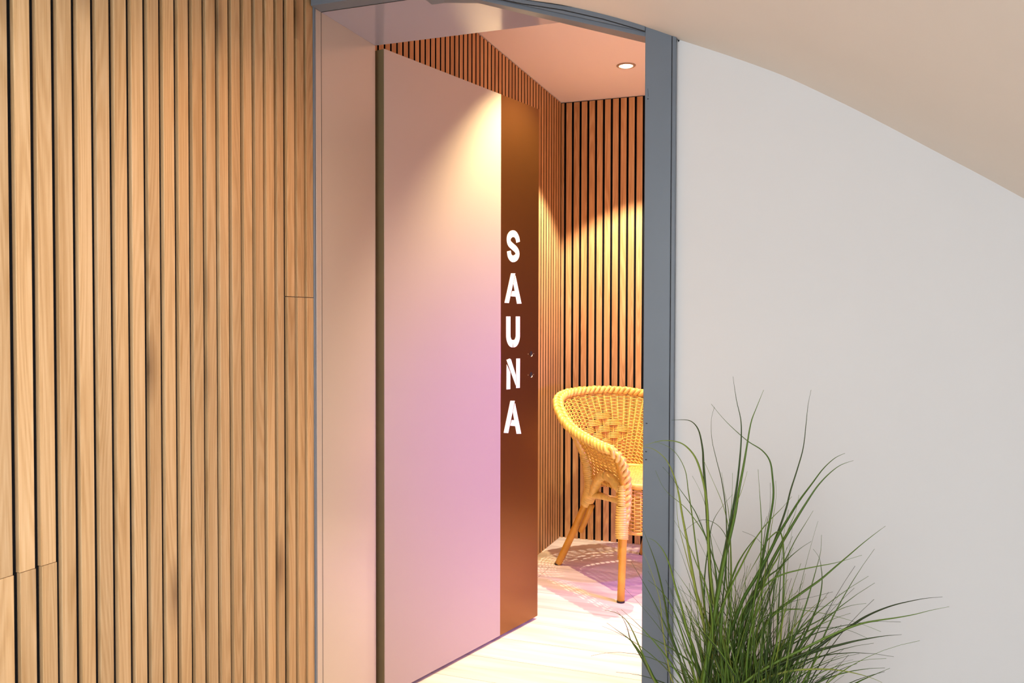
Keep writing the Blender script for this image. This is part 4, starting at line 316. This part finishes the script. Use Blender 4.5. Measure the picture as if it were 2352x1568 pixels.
def ribbon_smooth(b, pts, w, gaps, n=60):
    sp = [(q.x, q.y) for q in smooth_path([(p[0], p[1], 0) for p in pts], n)]
    cuts = [0]+[c for g in gaps for c in g]+[n]
    for a, c in zip(cuts[::2], cuts[1::2]): ribbon(b, sp, w, a, c)
xm = LT['S'][4][0]
b = MB(); sp_ = [(q.x, q.y) for q in smooth_path([(p[0], p[1], 0) for p in LT['S']], 160)]
near = [i for i, q in enumerate(sp_) if abs(q[0]-xm) < .0016]; first = [i for i in near if i < 60]; last_ = [i for i in near if i > 110]
ribbon(b, sp_, .0255, 0, min(first)); ribbon(b, sp_, .0255, max(first), min(last_)); ribbon(b, sp_, .0255, max(last_), 160); b.build('letter', M['letter'], door)
def letter(polys):
    b = MB()
    for q in polys: flat_poly(b, q)
    return b
letter(LT['A']).build('letter', M['letter'], door)
b = MB()
for key in ('U', 'U2'):
    sp_ = [(q.x, q.y) for q in smooth_path([(p[0], p[1], 0) for p in LT[key]], 50)]; ribbon(b, sp_, .0285, 0, 49)
b.build('letter', M['letter'], door)
letter(LT['N']).build('letter', M['letter'], door); letter(LT['A2']).build('letter', M['letter'], door)
for z in (1.0753, 0.9922):
    b = MB(); c0 = (.8485, z)
    b.prism([(c0[0]+.0085*math.cos(k*PI/12), c0[1]+.0105*math.sin(k*PI/12)) for k in range(24)], lambda s, z: LP(s, z, -.001), lambda s, z: LP(s, z, .0004)); h = b.build('lock_hole', M['hole'], door)
    b = MB(); b.tube([LP(c0[0]+.0092*math.cos(a), c0[1]+.0112*math.sin(a), .0004) for a in [-.62*PI+k*PI/20*.8 for k in range(15)]], [.0004+.0017*math.sin(PI*k/14) for k in range(15)], 8)
    for dx in (-.020, .020):
        b.tube([LP(c0[0]+dx, c0[1]-.001, -.0006), LP(c0[0]+dx, c0[1]-.001, .0012)], .0024, 10)
    b.build('hole_rim', M['steel'], h)

# ================================================================ recessed ceiling light
def lathe(b, prof, c, n=32):
    vs = [(c[0]+r*math.cos(2*PI*k/n), c[1]+r*math.sin(2*PI*k/n), c[2]+z) for r, z in prof for k in range(n)]
    b.add(vs, [(i*n+k, i*n+(k+1) % n, (i+1)*n+(k+1) % n, (i+1)*n+k) for i in range(len(prof)-1) for k in range(n)])
dl = empty('ceiling_spotlight', (-0.8876, 1.932, 2.4133)); tag(dl, 'small round recessed spotlight glowing in the pink ceiling above the armchair', 'ceiling light')
b = MB(); lathe(b, [(.034, -.0002), (.045, -.0002), (.045, -.003), (.041, -.0055), (.034, -.0055), (.032, -.002), (.032, -.0002)], (-0.8876, 1.932, 2.4133)); b.build('trim_ring', M['ring'], dl, smooth=True)
b = MB(); lathe(b, [(.0001, -.0110), (.012, -.0102), (.024, -.0070), (.031, -.0020), (.031, -.0004), (.0001, -.0004)], (-0.8876, 1.932, 2.4133)); b.build('lamp_glass', M['lamp'], dl, smooth=True)

# ================================================================ rattan armchair
O = Vector((-.851, 1.92, 0)); F = Vector((.682, -.731, 0)).normalized(); Rr = Vector((.731, .682, 0)).normalized()
def W(p): return O+Rr*p[0]+F*p[1]+Vector((0, 0, p[2]))
chair = empty('rattan_armchair', (-.851, 1.92, 0)); tag(chair, 'golden woven rattan tub armchair half hidden behind the grey door jamb', 'chair')
half = [(-.285, .315, .652), (-.292, .24, .662), (-.300, .12, .680), (-.306, .00, .706), (-.306, -.10, .745), (-.292, -.185, .793), (-.255, -.255, .828), (-.19, -.31, .845), (-.10, -.343, .853), (0, -.352, .856)]
rimc = half+[(-x, y, z) for x, y, z in half[-2::-1]]
NR = 240; rim = smooth_path(rimc, NR)
bot = [(-.225, .30, .47), (-.228, .20, .47), (-.222, .08, .47), (-.208, -.02, .47), (-.185, -.10, .47), (-.155, -.155, .47), (-.115, -.192, .47), (-.075, -.21, .47), (-.035, -.222, .47), (0, -.226, .47)]
bot = smooth_path(bot+[(-x, y, z) for x, y, z in bot[-2::-1]], NR)
def shell(u, v):  # u 0..NR, v 0 (rim) .. 1 (seat)
    i = min(int(u), NR-1); t = u-i; a = rim[i].lerp(rim[i+1], t); c = bot[i].lerp(bot[i+1], t)
    p = a.lerp(c, v); cen = Vector((0, .10, p.z)); d = (p-cen); d.z = 0
    p = p+d.normalized()*(-.030*math.sin(PI*min(v*1.0, 1)))*1.0
    return p, d.normalized()
# length of each meridian
LEN = [ (rim[i]-bot[i]).length for i in range(NR+1)]
b = MB(); NS = 46; step = .0083
for j in range(0, 50):
    d = .020+j*step; run = []
    def flush():
        if len(run) > 3: b.tube(run, .0033, 5, cap=False)
        run.clear()
    for k in range(NR*2+1):
        u = k/2; i = min(int(u), NR); L0 = LEN[i]; v = d/L0
        if v > 1.0: flush(); continue
        p, n = shell(u, v); uu = (u/NR-.5)
        if abs(uu)/.13+abs(v-.52)/.30 < 1: off = .0085*math.sin(PI*(u/NR*NS*.5+(j//4)))+.002
        else: off = .0034*math.sin(PI*(u/NR*NS+j))
        run.append(W(p-n*off))
    flush()
b.build('woven_back', M['rattan'], chair, smooth=True)
b = MB()
for s in range(NS+1):
    u = s*NR/NS+NR/NS*.0; u = min(u, NR); b.tube([W(shell(u, v)[0]) for v in [k/10 for k in range(11)]], .0030, 6)
b.build('back_stakes', M['rattan'], chair, smooth=True)
# plaited rim, running down the front posts
fr = [(-.236, .300, .29), (-.214, .310, .34), (-.206, .315, .43), (-.210, .318, .52), (-.235, .320, .60), (-.262, .322, .638)]
full = smooth_path([fr[0], fr[1], fr[2], fr[3], fr[4]]+half+[(-x, y, z) for x, y, z in half[-2::-1]]+[(-x, y, z) for x, y, z in fr[4::-1]], 900)
def braid(b, path, R, r, period, n=3, samples=900):
    m = len(path); acc = [0]
    for i in range(1, m): acc.append(acc[-1]+(path[i]-path[i-1]).length)
    for k in range(n):
        pts = []
        for i in range(m):
            T = (path[min(i+1, m-1)]-path[max(i-1, 0)]).normalized()
            outw = Vector((path[i].x, path[i].y-.05, 0)).normalized(); A_ = (outw-T*outw.dot(T)).normalized(); B_ = T.cross(A_)
            ph = acc[i]/period*2*PI+k*2*PI/n
            pts.append(W(path[i]+A_*R*math.sin(ph)+B_*R*.62*math.sin(2*ph)))
        b.tube(pts, r, 7, flat=.85)
b = MB(); braid(b, full, .0165, .0115, .084); b.tube([W(p-Vector((0, 0, .0))) for p in full[::6]], .0135, 10); b.build('plaited_rim', M['rattan_pale'], chair, smooth=True)
def wrap(b, pts, r, pitch=.0095, wr=.0050):
    path = smooth_path(pts, 60); acc = 0; m = len(path)
    rad = r if hasattr(r, '__len__') else [r, r]
    fine = smooth_path(pts, 600); tot = sum((fine[i+1]-fine[i]).length for i in range(600)); out = []; th = 0
    for i in range(601):
        t = i/600; R_ = rad[0]+(rad[-1]-rad[0])*t if len(rad) == 2 else (rad[0]*(1-t)*(1-t)+2*rad[1]*t*(1-t)+rad[2]*t*t)
        T = (fine[min(i+1, 600)]-fine[max(i-1, 0)]).normalized(); A_ = Vector((0, 1, 0)); A_ = (A_-T*A_.dot(T)).normalized(); B_ = T.cross(A_)
        out.append((fine[i], A_, B_, R_))
    n = 28; rings = max(2, int(tot/pitch)); vs = []
    # a lathe-like surface with one ridge per turn of cane
    K = rings*4
    for q in range(K+1):
        t = q/K; i = int(t*600); c_, A_, B_, R_ = out[i]; bulge = wr*(.30 if q % 4 == 0 else (.9 if q % 4 == 2 else .72))
        for k in range(n):
            a = 2*PI*k/n; tilt = .0025*math.sin(a+q*.05); T = A_.cross(B_)
            vs.append(W(c_+(A_*math.cos(a)+B_*math.sin(a))*(R_-wr+bulge*1.3)+T*tilt))
    b.add(vs, [(q*n+k, q*n+(k+1) % n, (q+1)*n+(k+1) % n, (q+1)*n+k) for q in range(K) for k in range(n)]+[tuple(range(n))[::-1], tuple(range(K*n, K*n+n))])
for sx in (-1, 1):
    m_ = lambda p, sx=sx: (-sx*p[0], p[1], p[2])
    mm = lambda pts: [m_(p) for p in pts]
    # front leg
    b = MB(); b.tube([W(p) for p in smooth_path(mm([(-.243, .328, .004), (-.232, .322, .20), (-.222, .316, .36), (-.222, .315, .50), (-.262, .315, .64)]), 16)], .0165, 14); lg = b.build('leg', M['cane'], chair, smooth=True)
    b = MB(); b.tube([W(p) for p in mm([(-.226, .292, .175), (-.222, .292, .33)])], .0125, 12); b.build('splint', M['cane'], lg, smooth=True)
    b = MB(); wrap(b, mm([(-.232, .316, .268), (-.228, .308, .33), (-.226, .308, .41)]), [.028, .031, .026]); wrap(b, mm([(-.226, .310, .41), (-.226, .310, .50)]), [.022, .020]); b.build('cane_wrapping', M['rattan_pale'], lg, smooth=True)
    b = MB(); b.tube([W(p) for p in mm([(-.2432, .3281, 0), (-.2430, .328, .008)])], .0175, 14); b.build('rubber_foot', M['rubber'], lg)
    # rear leg
    b = MB(); b.tube([W(p) for p in smooth_path(mm([(-.242, -.286, .004), (-.212, -.170, .20), (-.190, -.075, .365)]), 14)], .0175, 14); lg = b.build('leg', M['cane'], chair, smooth=True)
    b = MB(); b.tube([W(p) for p in mm([(-.204, -.118, .20), (-.184, -.045, .34)])], .0135, 12); b.build('splint', M['cane'], lg, smooth=True)
    b = MB(); wrap(b, mm([(-.193, -.088, .335), (-.194, -.030, .43), (-.205, -.030, .52), (-.222, -.048, .585)]), [.027, .046, .026]); b.build('cane_wrapping', M['rattan_pale'], lg, smooth=True)
    b = MB(); b.tube([W(p) for p in mm([(-.2425, -.2865, 0), (-.242, -.2855, .008)])], .0185, 14); b.build('rubber_foot', M['rubber'], lg)
    b = MB(); b.tube([W(p) for p in smooth_path(mm([(-.214, -.040, .55), (-.250, -.062, .64), (-.285, -.090, .72), (-.292, -.11, .745)]), 14)], [.020-.005*k/14 for k in range(15)], 12); b.build('back_post', M['rattan_pale'], chair, smooth=True)
    b = MB(); wrap(b, mm([(-.205, .005, .405), (-.222, .075, .47), (-.232, .15, .515), (-.232, .22, .515), (-.228, .29, .475)]), [.021, .026, .018], pitch=.02, wr=.002); b.build('arch_brace', M['rattan_pale'], chair, smooth=True)
    b = MB(); wrap(b, mm([(-.205, -.02, .395), (-.215, .15, .415), (-.224, .30, .425)]), [.013, .013]); b.build('side_rail', M['rattan_pale'], chair, smooth=True)
# seat
def seat_edge(a):  # superellipse outline of the seat in plan
    c_, s_ = math.cos(a), math.sin(a); r = 1/((abs(c_)**2.8+abs(s_)**2.8)**(1/2.8)); return .205*r*c_, .05+.262*r*s_
b = MB(); rows = 44
for j in range(rows):
    t = .045+.0112*j-.25; y = t+.04
    if abs((y-.05)/.262) >= 1: continue
    hw = .205*(1-abs((y-.05)/.262)**2.8)**(1/2.8); n = max(8, int(hw*2/.006)); pts = []
    for k in range(n+1):
        x = -hw+2*hw*k/n; pts.append(W((x, y, .486+.0035*math.sin(PI*(x/.0235+j))-.012*(1-(x/.21)**2))))
    b.tube(pts, .0052, 6, cap=True)
for k in range(18):
    x = -.2+k*.0235; yy = .262*(1-abs(x/.205)**2.8)**(1/2.8) if abs(x) < .205 else 0
    b.tube([W((x, .05-yy+(2*yy)*q/8, .486-.012*(1-(x/.21)**2))) for q in range(9)], .004, 6)
b.tube([W((*seat_edge(2*PI*k/80), .482)) for k in range(81)], .014, 10); b.build('seat', M['rattan'], chair, smooth=True)
# woven apron around the front of the seat
b = MB()
for j in range(24):
    z = .468-j*.0082; pts = []
    for k in range(121):
        a = .17*PI+.66*PI*k/120; x, y = seat_edge(a); n = Vector((math.cos(a), math.sin(a), 0)); q = .004*math.sin(PI*(k/120*18+j)); pts.append(W((x*.985+n.x*q, y*.985+n.y*q, z)))
    b.tube(pts, .0032, 5)
for k in range(19):
    a = .17*PI+.66*PI*k/18; x, y = seat_edge(a); b.tube([W((x*.985, y*.985, .475)), W((x*.985, y*.985, .275))], .0035, 6)
b.tube([W((seat_edge(a)[0]*.985, seat_edge(a)[1]*.985, .272)) for a in [.17*PI+.66*PI*k/60 for k in range(61)]], .0075, 8); b.build('seat_apron', M['rattan'], chair, smooth=True)
b = MB(); b.tube([W((seat_edge(2*PI*k/60)[0]*.9, seat_edge(2*PI*k/60)[1]*.82-.0, .405)) for k in range(61)], .011, 10); b.build('seat_ring', M['cane'], chair, smooth=True)

# ================================================================ potted grass
pc = Vector((-.165, -.355, 0)); pg = empty('potted_grass', pc); tag(pg, 'tall green ornamental grass with thin arching blades in front of the white wall', 'plant')
b = MB(); lathe(b, [(.0001, 0), (.095, 0), (.100, .004), (.125, .36), (.130, .372), (.120, .372), (.116, .355), (.0001, .35)], pc, 40); b.build('pot', M['pot'], pg, smooth=True)
b = MB(); lathe(b, [(.0001, .345), (.116, .345), (.114, .362), (.06, .372), (.0001, .375)], pc, 32); b.build('soil', M['soil'], pg, smooth=True)
gr = random.Random(11)
def blade(b, P, w, tw):
    n = len(P); vs = []; view = Vector((math.sin(tw), -math.cos(tw), 0))
    for i in range(n):
        T = (P[min(i+1, n-1)]-P[max(i-1, 0)]).normalized(); sd = T.cross(view)
        if sd.length < .05: sd = Vector((1, 0, 0))
        sd.normalize(); t = i/(n-1); h = w/2*(.75+.6*math.sin(PI*min(t*1.1, 1)))*(1-t)**.55 if t < 1 else 0; h = max(h, .00030); nn_ = T.cross(sd)
        vs += [P[i]-sd*h, P[i]+nn_*h*.45, P[i]+sd*h, P[i]-nn_*h*.12]
    fs = [(i*4+k, i*4+(k+1) % 4, (i+1)*4+(k+1) % 4, (i+1)*4+k) for i in range(n-1) for k in range(4)]
    b.add(vs, fs+[(3, 2, 1, 0), (n*4-4, n*4-3, n*4-2, n*4-1)])
b = MB()
for w, P in BK['blades']:
    b.tone = min(1, max(0, gr.gauss(.45, .25))); blade(b, smooth_path(P, len(P)*4), w*1.15, gr.uniform(-.7, .7))
for k in range(430):
    # short filler blades fanning out of the pot
    a = gr.uniform(0, 2*PI); rr = .085*math.sqrt(gr.random()); x0 = pc.x+.03+rr*math.cos(a)*1.0; y0 = pc.y+rr*math.sin(a)
    L_ = gr.uniform(.11, .38)*(1.0 if gr.random() < .75 else 1.25); lean = gr.gauss(.0, .30)+(.16 if gr.random() < .45 else 0); ly = gr.gauss(0, .16)
    curl = gr.uniform(.1, .9)*(1 if lean > 0 else -1); P = []; x, y, z = x0, y0, .36; th = lean*.45; ty = ly
    for q in range(13):
        P.append(Vector((x, min(y, -.075), z))); ds = L_/12; x += math.sin(th)*ds; y += math.sin(ty)*ds*.8; z += math.cos(th)*math.cos(ty)*ds; th += curl*abs(lean)*.17+lean*.06; ty *= 1.03
    b.tone = min(1, max(0, gr.gauss(.42, .27))); blade(b, P, gr.uniform(.0016, .0046), gr.uniform(-.9, .9))
fo = b.build('foliage', M['grass'], pg, smooth=True)
